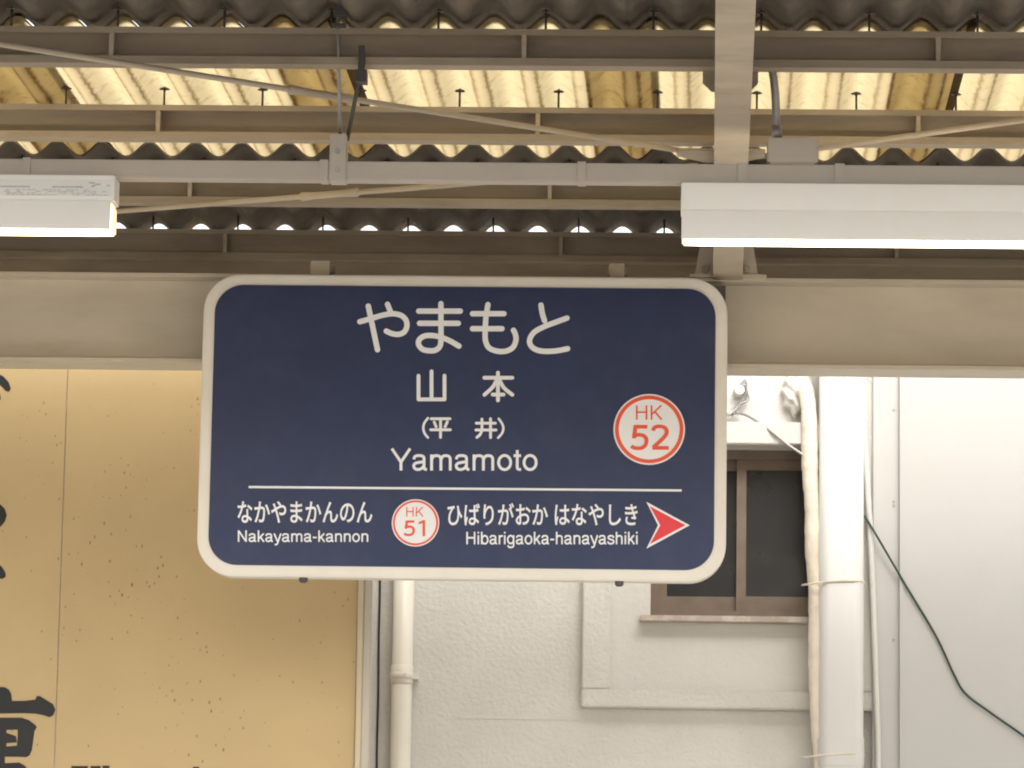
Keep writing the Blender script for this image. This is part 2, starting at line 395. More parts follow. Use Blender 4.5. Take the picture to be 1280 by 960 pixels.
# --- brace rods and their gusset
g = at_roof(905, 194, -PH-.055)
part('brace_gusset', 'purlin', raf[0], lambda bm: extr(bm, [(g.x-.12, g.y-.05, g.z), (g.x+.105, g.y-.05, g.z), (g.x+.105, g.y+.02, g.z), (g.x+.05, g.y+.09, g.z), (g.x-.05, g.y+.09, g.z), (g.x-.12, g.y+.02, g.z)], (0, 0, .007)))
def brace(p, q, tb, r=.0075):
    a = at_roof(*p, -PH-.048); b = at_roof(*q, -PH-.048)
    d = (b-a); e = b + d*.35
    o = part('brace_rod', 'steel', canopy, lambda bm: tube(bm, [a, e], r, 8))
    if tb is not None:
        m_ = a + d*tb; u = d.normalized()
        part('turnbuckle', 'steel', o, lambda bm: tube(bm, [m_-u*.09, m_-u*.085, m_-u*.04, m_+u*.04, m_+u*.085, m_+u*.09], [.008, .013, .010, .010, .013, .008], 8))
brace((868, 191), (0, 55), .565)
brace((872, 207), (148, 264), .62)
brace((948, 196), (1280, 150), None)
# --- girder (I section) on which the rafters sit
GT = at(640, 345, YG).z; GB = at(640, 457, YG).z
def girder_bm():
    bm = bmesh.new(); a, b, t = YG, YG+.15, .011; c = (a+b)/2
    pr = [(a,GB),(b,GB),(b,GB+t),(c+.004,GB+t),(c+.004,GT-t),(b,GT-t),(b,GT),(a,GT),(a,GT-t),(c-.004,GT-t),(c-.004,GB+t),(a,GB+t)]
    extr(bm, [(XA, y, z) for y, z in pr], (XB-XA, 0, 0)); return bm
girder = obj('girder', girder_bm(), 'girder', canopy)
# seat bracket where the rafter lands on the girder
def seat(xr):
    zt = roof_z(YG)-PH-RD+.03
    o = part('rafter_seat', 'girder', canopy, lambda bm: (extr(bm, [(xr-.094, YG-.010, GT+.002),(xr+.094, YG-.010, GT+.002),(xr+.080, YG-.010, GT+.09),(xr-.080, YG-.010, GT+.09)], (0, .01, 0)), box(bm, xr-.108, xr+.118, YG-.020, YG+.15, GT-.002, GT+.007)))
    for s in (-.062, .058):
        part('bolt', 'steel', o, lambda bm: (tube(bm, [(xr+s, YG-.008, GT+.024), (xr+s, YG-.022, GT+.024)], .0125, 6), tube(bm, [(xr+s, YG-.006, GT+.024), (xr+s, YG-.032, GT+.024)], .006, 8)))
xs_ = at(908, 335, YG).x
seat(xs_); seat(xs_-4.0); seat(xs_+2.9)
# eave beam behind the last purlin
part('eave_beam', 'purlin', canopy, lambda bm: box(bm, XA, XB, Y4+.056, Y4+.10, roof_z(Y4)-PH-.15, roof_z(Y4)-PH+.02))
# columns, outside the picture
for x in (XA+.25, XB-.25):
    def colm(bm):
        a, b, t = YG+.0, YG+.15, .01
        pr = [(x-.075,a),(x+.075,a),(x+.075,a+t),(x+.004,a+t),(x+.004,b-t),(x+.075,b-t),(x+.075,b),(x-.075,b),(x-.075,b-t),(x-.004,b-t),(x-.004,a+t),(x-.075,a+t)]
        extr(bm, [(px, py, -.001) for px, py in pr], (0, 0, GB+.002))
        box(bm, x-.14, x+.14, YG-.06, YG+.21, -.002, .02)
    part('column', 'girder', canopy, colm)

# ================================================================== BUILDING BEHIND
YW = deep(640, 720, 12.85).y
def W(px, py, dy=0): return at(px, py, YW+dy)
wl_, wr_ = W(300, 700).x - 3.2, W(1127, 700).x
wtop = 4.12
bld = thing('station_building', (W(800, 900).x, YW, 0), 'white rough stucco building with a brown window behind the sign', 'building')
win = [W(813, 770), W(1040, 563)]            # window opening lower-left, upper-right
wx0, wx1, wz0, wz1 = win[0].x, W(1040, 660).x, win[0].z, win[1].z
def wallbm(bm):
    T = 3.0
    box(bm, wl_, wx0, YW, YW+T, 0, wtop); box(bm, wx1, wr_, YW, YW+T, 0, wtop)
    box(bm, wx0, wx1, YW, YW+T, 0, wz0); box(bm, wx0, wx1, YW, YW+T, wz1, wtop)
part('wall', 'stucco', bld, wallbm)
# raised render frame round the window
fx0, fx1, fx2, fx3 = W(728, 800).x, W(762, 800).x, W(1060, 800).x, W(1092, 875).x
fz0, fz1 = W(800, 886).z, W(800, 862).z
part('render_band', 'stucco', bld, lambda bm: box(bm, fx0, fx1, YW-.035, YW+.01, fz1-.002, wtop-.25), .004)
part('render_band', 'stucco', bld, lambda bm: box(bm, fx2, fx3, YW-.035, YW+.01, fz1-.002, wtop-.25), .004)
part('render_band', 'stucco', bld, lambda bm: box(bm, fx0-.001, fx3+.001, YW-.037, YW+.01, fz0, fz1), .005)
part('window_reveal_panel', 'stucco_smooth', bld, lambda bm: (box(bm, fx1, wx0, YW-.006, YW+.004, fz1, wtop-.25), box(bm, wx1, fx2, YW-.006, YW+.004, fz1, wtop-.25), box(bm, wx0, wx1, YW-.006, YW+.004, fz1, wz0), box(bm, wx0, wx1, YW-.006, YW+.004, wz1, wtop-.25)))
part('window_hood', 'stucco_smooth', bld, lambda bm: box(bm, wx0-.12, fx2-.002, YW-.10, YW, wz1+.004, W(950, 533).z), .004)
wd = part('window', 'bronze', bld, lambda bm: (box(bm, wx0, wx1, YW+.02, YW+.09, wz0, wz0+.022), box(bm, wx0, wx1, YW+.02, YW+.09, wz1-.03, wz1), box(bm, wx0, wx0+.022, YW+.02, YW+.09, wz0+.022, wz1-.03), box(bm, wx1-.022, wx1, YW+.02, YW+.09, wz0+.022, wz1-.03)))
mid = W(927, 660).x
for (a, b, y) in ((wx0+.022, mid+.016, YW+.055), (mid-.016, wx1-.022, YW+.03)):
    za, zb = wz0+.022, wz1-.03
    s = part('sash', 'bronze', wd, lambda bm: (box(bm, a, a+.032, y, y+.022, za, zb), box(bm, b-.032, b, y, y+.022, za, zb), box(bm, a+.032, b-.032, y, y+.022, za, za+.05), box(bm, a+.032, b-.032, y, y+.022, zb-.035, zb)))
    part('pane', 'glass', wd, lambda bm: box(bm, a+.03, b-.03, y+.008, y+.013, za+.048, zb-.033))
    if a > wx0+.1:
        pass
part('window_sill', 'sill', bld, lambda bm: box(bm, wx0-.035, wx1+.02, YW-.05, YW+.03, wz0-.022, wz0-.001), .003)
part('room_shade_panel', 'ink', bld, lambda bm: box(bm, wx0-.0, wx1+.0, YW+.2, YW+.22, wz0, wz1))  # black panel whose colour stands in for the unlit room behind the panes
part('wall_joint', 'stucco_smooth', bld, lambda bm: box(bm, W(570, 897).x, fx0, YW-.0015, YW+.002, W(640, 899).z, W(640, 896).z))

# right-hand wall of sheet panels
YR = YW-.06
rx0 = at(1127, 700, YR).x
rb = thing('panelled_outbuilding', (rx0+1.5, YR, 0), 'smooth white sheet-clad outbuilding wall with corner strip beside the downpipe', 'building')
part('wall', 'panelwhite', rb, lambda bm: box(bm, rx0, rx0+4.5, YR, YR+3.0, 0, wtop-.02))
cx0 = at(1091, 700, YR).x
cs = part('corner_strip', 'panelwhite', rb, lambda bm: box(bm, cx0, rx0-.003, YR+.012, YR+.3, 0, wtop-.03), .003)
part('cover_bead', 'panelwhite', rb, lambda bm: box(bm, rx0-.006, rx0+.004, YR-.006, YR+.02, 0, wtop-.025))
for py in (512, 627, 632, 800):
    p = at(1117, py, YR+.012)
    part('rivet', 'galv', cs, lambda bm: tube(bm, [(p.x, p.y+.001, p.z), (p.x, p.y-.003, p.z)], .004, 8))

# ------------------------------------------------ pipes and cables on the wall
def vpipe(name, label, x_px, r, m, zt, dy, group=None, cat='pipe'):
    p = W(x_px, 800, dy)
    t = thing(name, (p.x, p.y, 0), label, cat, group)
    part('pipe', m, t, lambda bm: tube(bm, [(p.x, p.y, -.002), (p.x, p.y, zt)], r, 24))
    return t, p
t, p = vpipe('drainpipe', 'thin cream drainpipe with a bolted collar running down beside the ochre board', 503.5, .034, 'pvccream', wtop-.05, -.045)
zc = W(503, 846).z
part('socket', 'pvccream', t, lambda bm: tube(bm, [(p.x,p.y,zc+.034),(p.x,p.y,zc+.032),(p.x,p.y,zc-.02),(p.x,p.y,zc-.03)], [.0345,.037,.037,.0345], 24))
cl = part('clamp', 'pvccream', t, lambda bm: tube(bm, [(p.x,p.y,zc-.012),(p.x,p.y,zc-.010),(p.x,p.y,zc+.008),(p.x,p.y,zc+.010)], [.037,.0405,.0405,.037], 24))
part('clamp_lug', 'pvccream', cl, lambda bm: (box(bm, p.x+.03, p.x+.052, p.y-.02, p.y+.046, zc-.012, zc+.008), tube(bm, [(p.x+.012,p.y-.052,zc), (p.x+.012,p.y-.03,zc)], .006, 6)))
part('clamp', 'pvccream', t, lambda bm: tube(bm, [(p.x,p.y,1.2),(p.x,p.y,1.23)], .039, 24))

p = W(1051, 800, -.09)
t = thing('duct', (p.x, p.y, 0), 'thick white square-sided downpipe strapped to a wrapped hose right of the window', 'pipe')  # slim duct cover with rounded edges, next to the wrapped hose
part('pipe', 'pvcwhite', t, lambda bm: extr(bm, [(x, y, -.002) for x, _, y in rrect(p.x-.073, p.x+.073, p.y-.062, p.y+.055, .034, 0, 6)], (0, 0, wtop-.03)))
for f in t.children[0].data.polygons: f.use_smooth = len(f.vertices) == 4
zj = W(1051, 925).z
part('duct_socket', 'pvcwhite', t, lambda bm: extr(bm, [(x, y, zj-.09) for x, _, y in rrect(p.x-.0755, p.x+.0755, p.y-.0645, p.y+.0575, .036, 0, 6)], (0, 0, .09)))
for py in (732, 946):
    z = W(1053, py).z
    part('tie', 'wrap', t, lambda bm: tube(bm, [(p.x-.073-.055, p.y-.02, z-.012), (p.x-.10, p.y-.05, z-.010), (p.x-.06, p.y-.0625, z-.004), (p.x, p.y-.064, z), (p.x+.042, p.y-.063, z), (p.x+.066, p.y-.05, z), (p.x+.0745, p.y-.02, z), (p.x+.0745, p.y+.03, z)], .0035, 6))
# tape-wrapped hose
hp = [(1003, 465), (1008, 487), (1011, 515), (1012, 560), (1013, 600), (1016, 640), (1017, 690), (1020, 740), (1021, 800), (1021, 850), (1023, 900), (1028, 950), (1030, 1010), (1031, 1100)]
pts = [W(a, b, -.10) for a, b in hp]
pts[0].y = YW+.02; pts[1].y = YW-.06
pts = [Vector(q) for q in smooth_path(pts, 8)]
pts += [Vector((pts[-1].x, pts[-1].y, z)) for z in (1.6, .8, .3, .0)]
hose = thing('wrapped_hose', (pts[-1].x, pts[-1].y, 0), 'cream tape-wrapped hose bundle strapped along the thick white downpipe', 'hose')
def hosebm(bm):
    q = []
    for a, b in zip(pts, pts[1:]):
        k = max(1, int((b-a).length/.012))
        q += [a.lerp(b, i/k) for i in range(k)]
    q.append(pts[-1])
    tube(bm, q, [.026 + .0018*((i % 5)/4) + .0015*math.sin(i*.31) for i in range(len(q))], 14)
part('wrapping', 'wrap', hose, hosebm)
pc = W(994, 494, -.015)
def puttybm(bm):
    bmesh.ops.create_icosphere(bm, subdivisions=4, radius=1)
    rnd = random.Random(3)
    for v in bm.verts:
        k = 1 + .16*math.sin(v.co.x*5+1)*math.sin(v.co.z*6) + .10*math.sin(v.co.z*11+v.co.x*7)
        v.co = Vector((v.co.x*.042*k, v.co.y*.05*k, v.co.z*.068*k)) + pc
    for f in bm.faces: f.smooth = True
part('putty_seal', 'putty', hose, puttybm)
# cables
def cable(name, label, path, r, m, dy, n=8, cat='cable'):
    pp = smooth_path([W(a, b, (dy if not isinstance(dy, list) else dy[i])) for i, (a, b) in enumerate(path)], n)
    bm = bmesh.new(); tube(bm, pp, r, 8)
    return tag(obj(name, bm, m), label, cat)
cable('wall_cable', 'dark green cable sagging across the smooth white outbuilding wall', [(1060, 618), (1073, 634), (1090, 660), (1130, 728), (1170, 795), (1192, 842), (1207, 867), (1240, 892), (1280, 920), (1400, 1005)], .0037, 'cablegreen', [-.05, -.06, -.075, -.068, -.067, -.067, -.067, -.067, -.067, -.067])
cable('wall_cable', 'thin grey cable looping from the insulator to the wrapped hose above the window', [(880, 530), (915, 517), (935, 520), (965, 540), (985, 556), (1006, 570)], .005, 'galv', [-.02, -.03, -.05, -.105, -.108, -.11])
cable('wall_cable', 'black cable running straight down between the ochre board and the drainpipe', [(478, 400), (476, 560), (475, 728), (473.5, 800), (473, 860), (472, 905), (471, 960), (470, 1200)], .0035, 'cableblack', -.006)
cable('conduit_tube', 'thin white conduit tube bending down the recess beside the thick downpipe', [(1079, 440), (1081, 540), (1085, 620), (1089, 690), (1093, 790), (1096, 880), (1098, 960), (1099, 1200)], .0105, 'pvc', -.058, cat='conduit')
# insulator with wire ends
ip = W(924, 490, -.0)
ins = thing('wire_insulator', (ip.x, YW, ip.z), 'small white insulator with twisted wire ends on wall above the window', 'insulator')
part('knob', 'pvc', ins, lambda bm: tube(bm, [(ip.x, YW+.002, ip.z), (ip.x, YW-.015, ip.z), (ip.x, YW-.02, ip.z), (ip.x, YW-.03, ip.z), (ip.x, YW-.035, ip.z), (ip.x, YW-.05, ip.z)], [.02, .02, .013, .013, .02, .016], 14))
for k in range(4):
    q = [W(924+random.uniform(-4, 4), 486+random.uniform(-3, 3), -.04)] + [W(a+random.uniform(-4, 4), b+random.uniform(-4, 4), -.03-.02*random.random()) for a, b in ((931, 478), (933, 497), (922, 508), (914, 521))]
    part('wire_end', 'galv', ins, lambda bm: tube(bm, smooth_path(q, 5), .003, 6))

# ================================================================== OCHRE BOARD
YB = deep(250, 720, 12.25).y
def B(px, py, dy=0): return at(px, py, YB+dy)
bx0, bx1 = B(-330, 700).x, B(445, 840).x
seam = B(76, 720).x
bz0, bz1 = B(200, 1130).z, B(200, 395).z
brd = thing('advertising_board', ((bx0+bx1)/2, YB, 0), 'large ochre advertising board with black brush lettering behind the platform', 'signboard')
part('panel', 'board', brd, lambda bm: box(bm, bx0, seam-.0015, YB, YB+.02, bz0, bz1), .001)
part('panel', 'board', brd, lambda bm: box(bm, seam+.0015, bx1, YB, YB+.02, bz0, bz1), .001)
part('seam_strip', 'sill', brd, lambda bm: box(bm, seam-.0014, seam+.0014, YB+.003, YB+.019, bz0, bz1))
f1 = B(453, 840).x; f2 = B(463, 840).x; f3 = B(468, 840).x
part('edge_moulding', 'frame_cream', brd, lambda bm: box(bm, bx1+.004, f1, YB-.022, YB+.03, bz0-.02, bz1+.02), .005)
part('edge_trim', 'frame_grey', brd, lambda bm: box(bm, f1, f2, YB-.012, YB+.05, bz0-.02, bz1+.02), .003)
part('top_rail', 'frame_cream', brd, lambda bm: box(bm, bx0, bx1+.004, YB-.02, YB+.03, bz1, bz1+.03))
part('bottom_rail', 'frame_cream', brd, lambda bm: box(bm, bx0, bx1+.004, YB-.02, YB+.03, bz0-.03, bz0))
for x in (bx0+.1, (bx0+bx1)/2, bx1-.06):
    part('post', 'galv', brd, lambda bm: box(bm, x-.03, x+.03, YB+.0215, YB+.08, -.002, bz1-.02))
def inkpoly(poly, name='brush_stroke', mirror=None):
    def mk(bm):
        pts = [B(a, b, -.0015) for a, b in poly]
        extr(bm, [(q.x, YB-.0015, q.z) for q in pts], (0, .0025, 0))
    part(name, 'ink', brd, mk)
def mir(poly, c): return poly + [(2*c-a, b) for a, b in poly[::-1]]
inkpoly(mir([(-12, 858), (6, 859), (11, 862), (14, 867), (15, 876), (30, 876), (44, 874.5), (46, 870), (50, 870), (66, 880), (69.3, 887), (66.5, 894), (62, 896.5), (54, 894), (44, 892), (30, 891.5), (-12, 892)], -12))
inkpoly([(-60, 900), (-50, 897), (27, 897), (36, 900), (44, 906), (46, 909), (43, 914), (42, 922), (22, 921), (22, 912), (8, 912.5), (8, 916), (-30, 916), (-30, 912), (-46, 912), (-46, 922), (-64, 914)])
inkpoly([(22, 921), (42, 922), (40, 937), (37, 944), (33, 946.5), (20, 946), (-46, 946), (-58, 940), (-64, 914), (-46, 922), (-46, 933), (-30, 933), (-30, 929), (-30, 916), (8, 916), (20, 920), (21, 928), (8, 929), (8, 933), (21, 932)])
inkpoly([(-24, 946), (6, 946), (6, 954), (24, 953), (31, 957), (36, 963), (30, 972), (6, 974), (6, 1005), (-24, 1005), (-24, 974), (-54, 972), (-50, 957), (-24, 954)])
inkpoly([(-40, 478), (-12, 462), (-4, 466), (5, 471), (11, 478), (13.5, 486), (11, 489.5), (7, 488), (0, 481), (-10, 476), (-34, 490)])
inkpoly([(-30, 500), (-4, 491), (0, 493), (1, 499), (-6, 504), (-28, 510)])
inkpoly([(-36, 640), (-10, 628), (1, 631), (6, 636), (8.5, 644), (6, 652), (0, 659), (-8, 655), (-34, 652)])
inkpoly([(-34, 712), (-6, 704), (2, 708), (7, 716), (7, 721), (3, 723.5), (-8, 722), (-32, 724)])
for a, b, c in ((89, 110, 957.5), (113, 126, 957.5), (128, 137, 957), (241, 249, 958.5)):
    inkpoly([(a, c), (b, c), (b-.5, c+4), (a+.5, c+4)], 'printed_stroke')
    inkpoly([(a+1, c+7), (b-1, c+7), (b-1.5, c+10), (a+1.5, c+10)], 'printed_stroke')

# ================================================================== STATION SIGN
YS = YG-.11
def S(px, py, dy=0): return at(px, py, YS+dy)
sx0, sx1 = S(250, 540).x, S(908.5, 540).x
sz0, sz1 = S(575, 723.5).z, S(575, 345).z
sign = thing('station_sign', ((sx0+sx1)/2, YS, sz0), 'navy blue station name sign with white rounded border hanging from the girder', 'sign')
px_m = (sx1-sx0)/658.5
part('cabinet', 'signframe', sign, lambda bm: extr(bm, rrect(sx0, sx1, sz0, sz1, 47*px_m, YS), (0, .07, 0)), .004)
FY = YS-.0035
ix0, ix1, iz0, iz1 = sx0+14.5*px_m, sx1-15*px_m, sz0+14*px_m, sz1-14*px_m
part('face_panel', 'blue', sign, lambda bm: extr(bm, rrect(ix0, ix1, iz0, iz1, 36*px_m, FY), (0, .005, 0)))
TY = FY-.0012
def flat(name, m, parent, polys, y=TY):
    def mk(bm):
        for p in polys: extr(bm, [(a, y, b) for a, b in p], (0, .001, 0))
    return part(name, m, parent, mk)
def SX(px, py): q = S(px, py); return (q.x, q.z)
def stroke_polys(path, wpx, sm=True):
    pts = [Vector((a, b)) for a, b in path]
    if sm and len(pts) > 2: pts = smooth_path([(p.x, p.y, 0) for p in pts], 6); pts = [Vector((p.x, p.y)) for p in pts]
    r = wpx/2; L = []; Rr = []
    for i, p in enumerate(pts):
        t = (pts[min(i+1, len(pts)-1)]-pts[max(i-1, 0)]).normalized(); n_ = Vector((-t.y, t.x))
        L.append(p+n_*r); Rr.append(p-n_*r)
    def cap(c, t):
        a0 = math.atan2(t.y, t.x)
        return [c+Vector((math.cos(a0+math.pi/2-math.pi*k/8), math.sin(a0+math.pi/2-math.pi*k/8)))*r for k in range(1, 8)]
    quads = []
    for i in range(len(pts)-1): quads.append([L[i], L[i+1], Rr[i+1], Rr[i]])
    quads.append(cap(pts[-1], pts[-1]-pts[-2]) + [Rr[-1], L[-1]])
    quads.append(cap(pts[0], pts[0]-pts[1]) + [L[0], Rr[0]])
    return quads
def glyph(name, strokes, wz, ox=430, oy=360, k=4, sharp=()):
    """strokes in a 4x enlargement of the photograph"""
    bm = bmesh.new()
    for i, s in enumerate(strokes):
        for j, q in enumerate(stroke_polys(s, wz, i not in sharp)):
            y = TY - .00006*i - .00001*j
            vs = [bm.verts.new((SX(ox+v.x/k, oy+v.y/k)[0], y, SX(ox+v.x/k, oy+v.y/k)[1])) for v in q]
            f = bm.faces.new(vs)
    for f in bm.faces:
        f.normal_update()
        if f.normal.y > 0: f.normal_flip()
    me = bpy.data.meshes.new(name); bm.to_mesh(me); bm.free(); me.materials.append(M['white'])
    o = bpy.data.objects.new(name, me); COL.objects.link(o); adopt(o, sign); return o
glyph('lettering', [[(80,170),(150,150),(200,136),(245,130),(285,138),(309,160),(315,190),(303,220),(275,233),(242,230),(212,217)], [(122,92),(168,310)], [(218,83),(232,118)]], 27)
glyph('lettering', [[(374,117),(582,117)], [(378,178),(572,178)], [(485,80),(485,160),(485,262),(478,296),(455,313),(425,315),(394,308),(374,285),(377,260),(400,243),(435,239),(480,246),(530,266),(575,292)]], 27)
glyph('lettering', [[(643,130),(800,130)], [(643,205),(790,205)], [(720,85),(710,150),(706,220),(708,265),(725,300),(765,317),(810,317),(845,298),(860,262),(857,233),(848,213)]], 27)
glyph('lettering', [[(985,87),(992,130),(1003,165)], [(1115,152),(1060,172),(1000,195),(952,222),(930,255),(932,285),(957,308),(1000,318),(1060,316),(1118,305)]], 27)
glyph('lettering', [[(373,440),(373,558)], [(373,558),(503,558)], [(503,558),(503,440)], [(438,418),(438,556)]], 19)
glyph('lettering', [[(702,450),(842,450)], [(770,425),(770,563)], [(766,455),(745,495),(703,535)], [(774,455),(800,500),(842,535)], [(744,534),(798,534)]], 19)
glyph('lettering', [[(420,652),(403,675),(397,700),(403,727),(420,749)]], 12)
glyph('lettering', [[(436,655),(530,655)], [(434,710),(532,710)], [(483,655),(483,748)], [(452,672),(461,695)], [(517,670),(506,695)]], 14)
glyph('lettering', [[(662,677),(757,677)], [(660,711),(760,711)], [(690,657),(690,700),(683,730),(665,748)], [(733,655),(733,749)]], 14)
glyph('lettering', [[(774,655),(791,680),(797,703),(790,728),(771,750)]], 12)
def text(s, x0, x1, y0, y1, m, parent, off=0., y=TY, name='lettering'):
    cu = bpy.data.curves.new('t', 'FONT'); cu.body = s; cu.size = 1; cu.offset = off; cu.resolution_u = 4
    to = bpy.data.objects.new('t', cu); COL.objects.link(to)
    dg = bpy.context.evaluated_depsgraph_get(); dg.update()
    me = bpy.data.meshes.new_from_object(to.evaluated_get(dg))
    COL.objects.unlink(to); bpy.data.objects.remove(to)
    xs = [v.co.x for v in me.vertices]; ys = [v.co.y for v in me.vertices]
    ax, bx, ay, by = min(xs), max(xs), min(ys), max(ys)
    for v in me.vertices:
        u = (v.co.x-ax)/(bx-ax); t_ = (v.co.y-ay)/(by-ay)
        q = S(x0+(x1-x0)*u, y1+(y0-y1)*t_ )
        v.co = (q.x, y, q.z)
    me.name = name; me.materials.clear(); me.materials.append(M[m])
    o = bpy.data.objects.new(name, me); COL.objects.link(o); adopt(o, parent); return o
def ell(cx, cy, rx, ry, n=24): return [(cx+rx*math.cos(2*math.pi*k/n), cy+ry*math.sin(2*math.pi*k/n)) for k in range(n+1)]
def arch(x, e): return [(x, 300), (x+18, 400), (x+75, 470), (x+.52*(e-x), 487), (e-70, 474), (e-14, 425), (e, 345), (e, 250), (e, 120), (e, 0)]
LET = {   # letter: advance width, strokes (centre lines, 718 = capital height)
 'o': (556, [ell(278, 262, 197, 231)]), 'n': (556, [[(110, 0), (110, 523)], arch(110, 445)]),
 'm': (833, [[(110, 0), (110, 523)], arch(110, 416), arch(416, 722)]), 'h': (556, [[(110, 0), (110, 718)], arch(110, 445)]),
 'a': (556, [[(88, 365), (108, 438), (170, 481), (265, 489), (360, 477), (412, 430), (420, 350), (420, 220), (420, 115), (440, 50), (515, 34)],
             [(420, 310), (375, 285), (270, 267), (155, 243), (92, 190), (86, 130), (122, 65), (200, 34), (290, 45), (370, 95), (418, 180)]]),
 't': (278, [[(135, 670), (135, 400), (135, 120), (155, 55), (205, 36), (258, 40)], [(15, 485), (258, 485)]]),
 'Y': (667, [[(35, 718), (333, 275)], [(632, 718), (333, 275)], [(333, 320), (333, 0)]]),
 'k': (500, [[(105, 0), (105, 718)], [(435, 523), (110, 195)], [(215, 320), (450, 0)]]),
 'y': (500, [[(40, 523), (255, 20)], [(465, 523), (350, 190), (262, -60), (225, -135), (165, -170), (70, -166)]]),
 'H': (722, [[(125, 0), (125, 718)], [(597, 0), (597, 718)], [(125, 375), (597, 375)]]),
 'N': (722, [[(125, 0), (125, 718)], [(597, 0), (597, 718)], [(120, 700), (602, 18)]]),
 'K': (667, [[(125, 0), (125, 718)], [(600, 718), (130, 250)], [(285, 410), (625, 0)]]),
 'i': (222, [[(111, 0), (111, 523)], [(111, 620), (111, 718)]]), 'b': (556, [[(105, 0), (105, 718)], ell(300, 262, 185, 231)]),
 'r': (333, [[(110, 0), (110, 523)], [(110, 290), (128, 395), (185, 460), (255, 480), (330, 478)]]),
 'g': (556, [ell(262, 270, 185, 222), [(450, 523), (450, 250), (450, 0), (438, -90), (385, -155), (280, -176), (170, -163), (110, -110), (98, -60)]]),
 's': (500, [[(425, 365), (402, 440), (340, 480), (250, 490), (155, 476), (98, 425), (98, 365), (135, 315), (250, 277), (370, 240), (425, 190), (428, 130), (385, 65), (300, 36), (230, 35), (130, 55), (78, 110), (66, 165)]]),
 '-': (333, [[(45, 275), (285, 275)]]),
 '5': (556, [[(490, 655), (165, 655)], [(185, 700), (140, 330)], [(120, 375), (190, 415), (285, 428), (395, 400), (458, 320), (462, 220), (425, 120), (345, 62), (240, 50), (140, 66), (70, 115)]]),
 '2': (556, [[(80, 545), (115, 625), (195, 662), (290, 662), (390, 625), (435, 545), (425, 455), (375, 370), (255, 240), (85, 75)], [(65, 60), (492, 60)]]),
 '1': (556, [[(120, 575), (330, 668)], [(330, 718), (330, 0)]]),
}
def latin(txt, x0, x1, y0, y1, m, parent, wgt=92, y=TY, name='lettering'):
    """y0, y1: top and bottom of the ink in the photograph"""
    polys = []; X = 0
    for ch in txt:
        adv, st = LET[ch]
        for i, sk in enumerate(st):
            for q in stroke_polys(sk, wgt)[:-2]:
                polys.append(([(X+v.x, v.y) for v in q], i))
        X += adv
    xs = [p[0] for q, _ in polys for p in q]; ys = [p[1] for q, _ in polys for p in q]
    ax, bx, ay, by = min(xs), max(xs), min(ys), max(ys)
    bm = bmesh.new()
    for q, i in polys:
        vs = []
        for (u, v) in q:
            c = S(x0+(x1-x0)*(u-ax)/(bx-ax), y1+(y0-y1)*(v-ay)/(by-ay)); vs.append(bm.verts.new((c.x, y-.00004*i, c.z)))
        bm.faces.new(vs)
    for f in bm.faces:
        f.normal_update()
        if f.normal.y > 0: f.normal_flip()
    me = bpy.data.meshes.new(name); bm.to_mesh(me); bm.free(); me.materials.append(M[m])
    o = bpy.data.objects.new(name, me); COL.objects.link(o); adopt(o, parent); return o
latin('Yamamoto', 488.5, 672, 560, 589, 'white', sign)
text('なかやまかんのん', 297, 465.5, 626.5, 654, 'white', sign, .014)
latin('Nakayama-kannon', 297.5, 460.5, 663, 682, 'white', sign, 98)
text('ひばりがおか', 559.5, 685, 629, 657, 'white', sign, .014)
text('はなやしき', 693.5, 797, 630, 657, 'white', sign, .014)
latin('Hibarigaoka-hanayashiki', 583, 797, 665, 685.5, 'white', sign, 98)
a, b = SX(311, 609), SX(852, 613.3)
flat('divider_line', 'white', sign, [[(a[0], a[1]-.0032), (b[0], b[1]-.0032), (b[0], b[1]+.0032), (a[0], a[1]+.0032)]])
def disc(cx, cy, r, y, n=48):
    c = S(cx, cy); return [(c.x+r*px_m*math.cos(2*math.pi*k/n), c.z+r*px_m*math.sin(2*math.pi*k/n)) for k in range(n)]
for cx, cy, r, ro, ri, t1, b1, t2, b2, num in ((811.5, 537, 44.6, 42.7, 38, (795, 828), (506.4, 525.6), (787.5, 836), (531, 563), '52'), (519.5, 653.8, 29.6, 28.2, 25.8, (508, 529.5), (633.5, 646.5), (504.5, 531.5), (650.5, 670.5), '51')):
    d = flat('station_number_badge', 'white', sign, [disc(cx, cy, r, 0)])
    o1, i1 = disc(cx, cy, ro, 0), disc(cx, cy, ri, 0)
    flat('ring', 'red', d, [[o1[k], o1[(k+1) % 48], i1[(k+1) % 48], i1[k]] for k in range(48)], TY-.001)
    latin('HK', *t1, *b1, 'red', d, 82, TY-.0012)
    latin(num, *t2, *b2, 'red', d, 104, TY-.0012)
arr = flat('arrow', 'white', sign, [[SX(808, 627.5), SX(862, 656.8), SX(822.5, 656.8)], [SX(862, 656.8), SX(808, 686), SX(822.5, 656.8)]])
flat('arrow_fill', 'arrowred', arr, [[SX(812.2, 633), SX(856.8, 656.8), SX(825.3, 656.8)], [SX(856.8, 656.8), SX(812.2, 680.5), SX(825.3, 656.8)]], TY-.001)
for px in (399, 771):
    q = S(px, 335); w2 = 15*px_m if px < 500 else 12*px_m
    cl = part('clamp', 'steel', sign, lambda bm: (box(bm, q.x-w2, q.x+w2, YG-.03, YG+.05, GT+.001, GT+.026), box(bm, q.x-w2*.8, q.x+w2*.8, YS+.03, YG-.004, sz1-.08, GT+.026)), .0008)
    part('clamp_bolt', 'galv', cl, lambda bm: tube(bm, [(q.x, YG-.036, GT+.016), (q.x, YG-.028, GT+.016)], .008, 6))
part('back_bracket', 'dark', sign, lambda bm: box(bm, S(880, 370).x, S(907.5, 370).x, YS+.068, YG+.03, S(900, 480).z, S(900, 352).z))
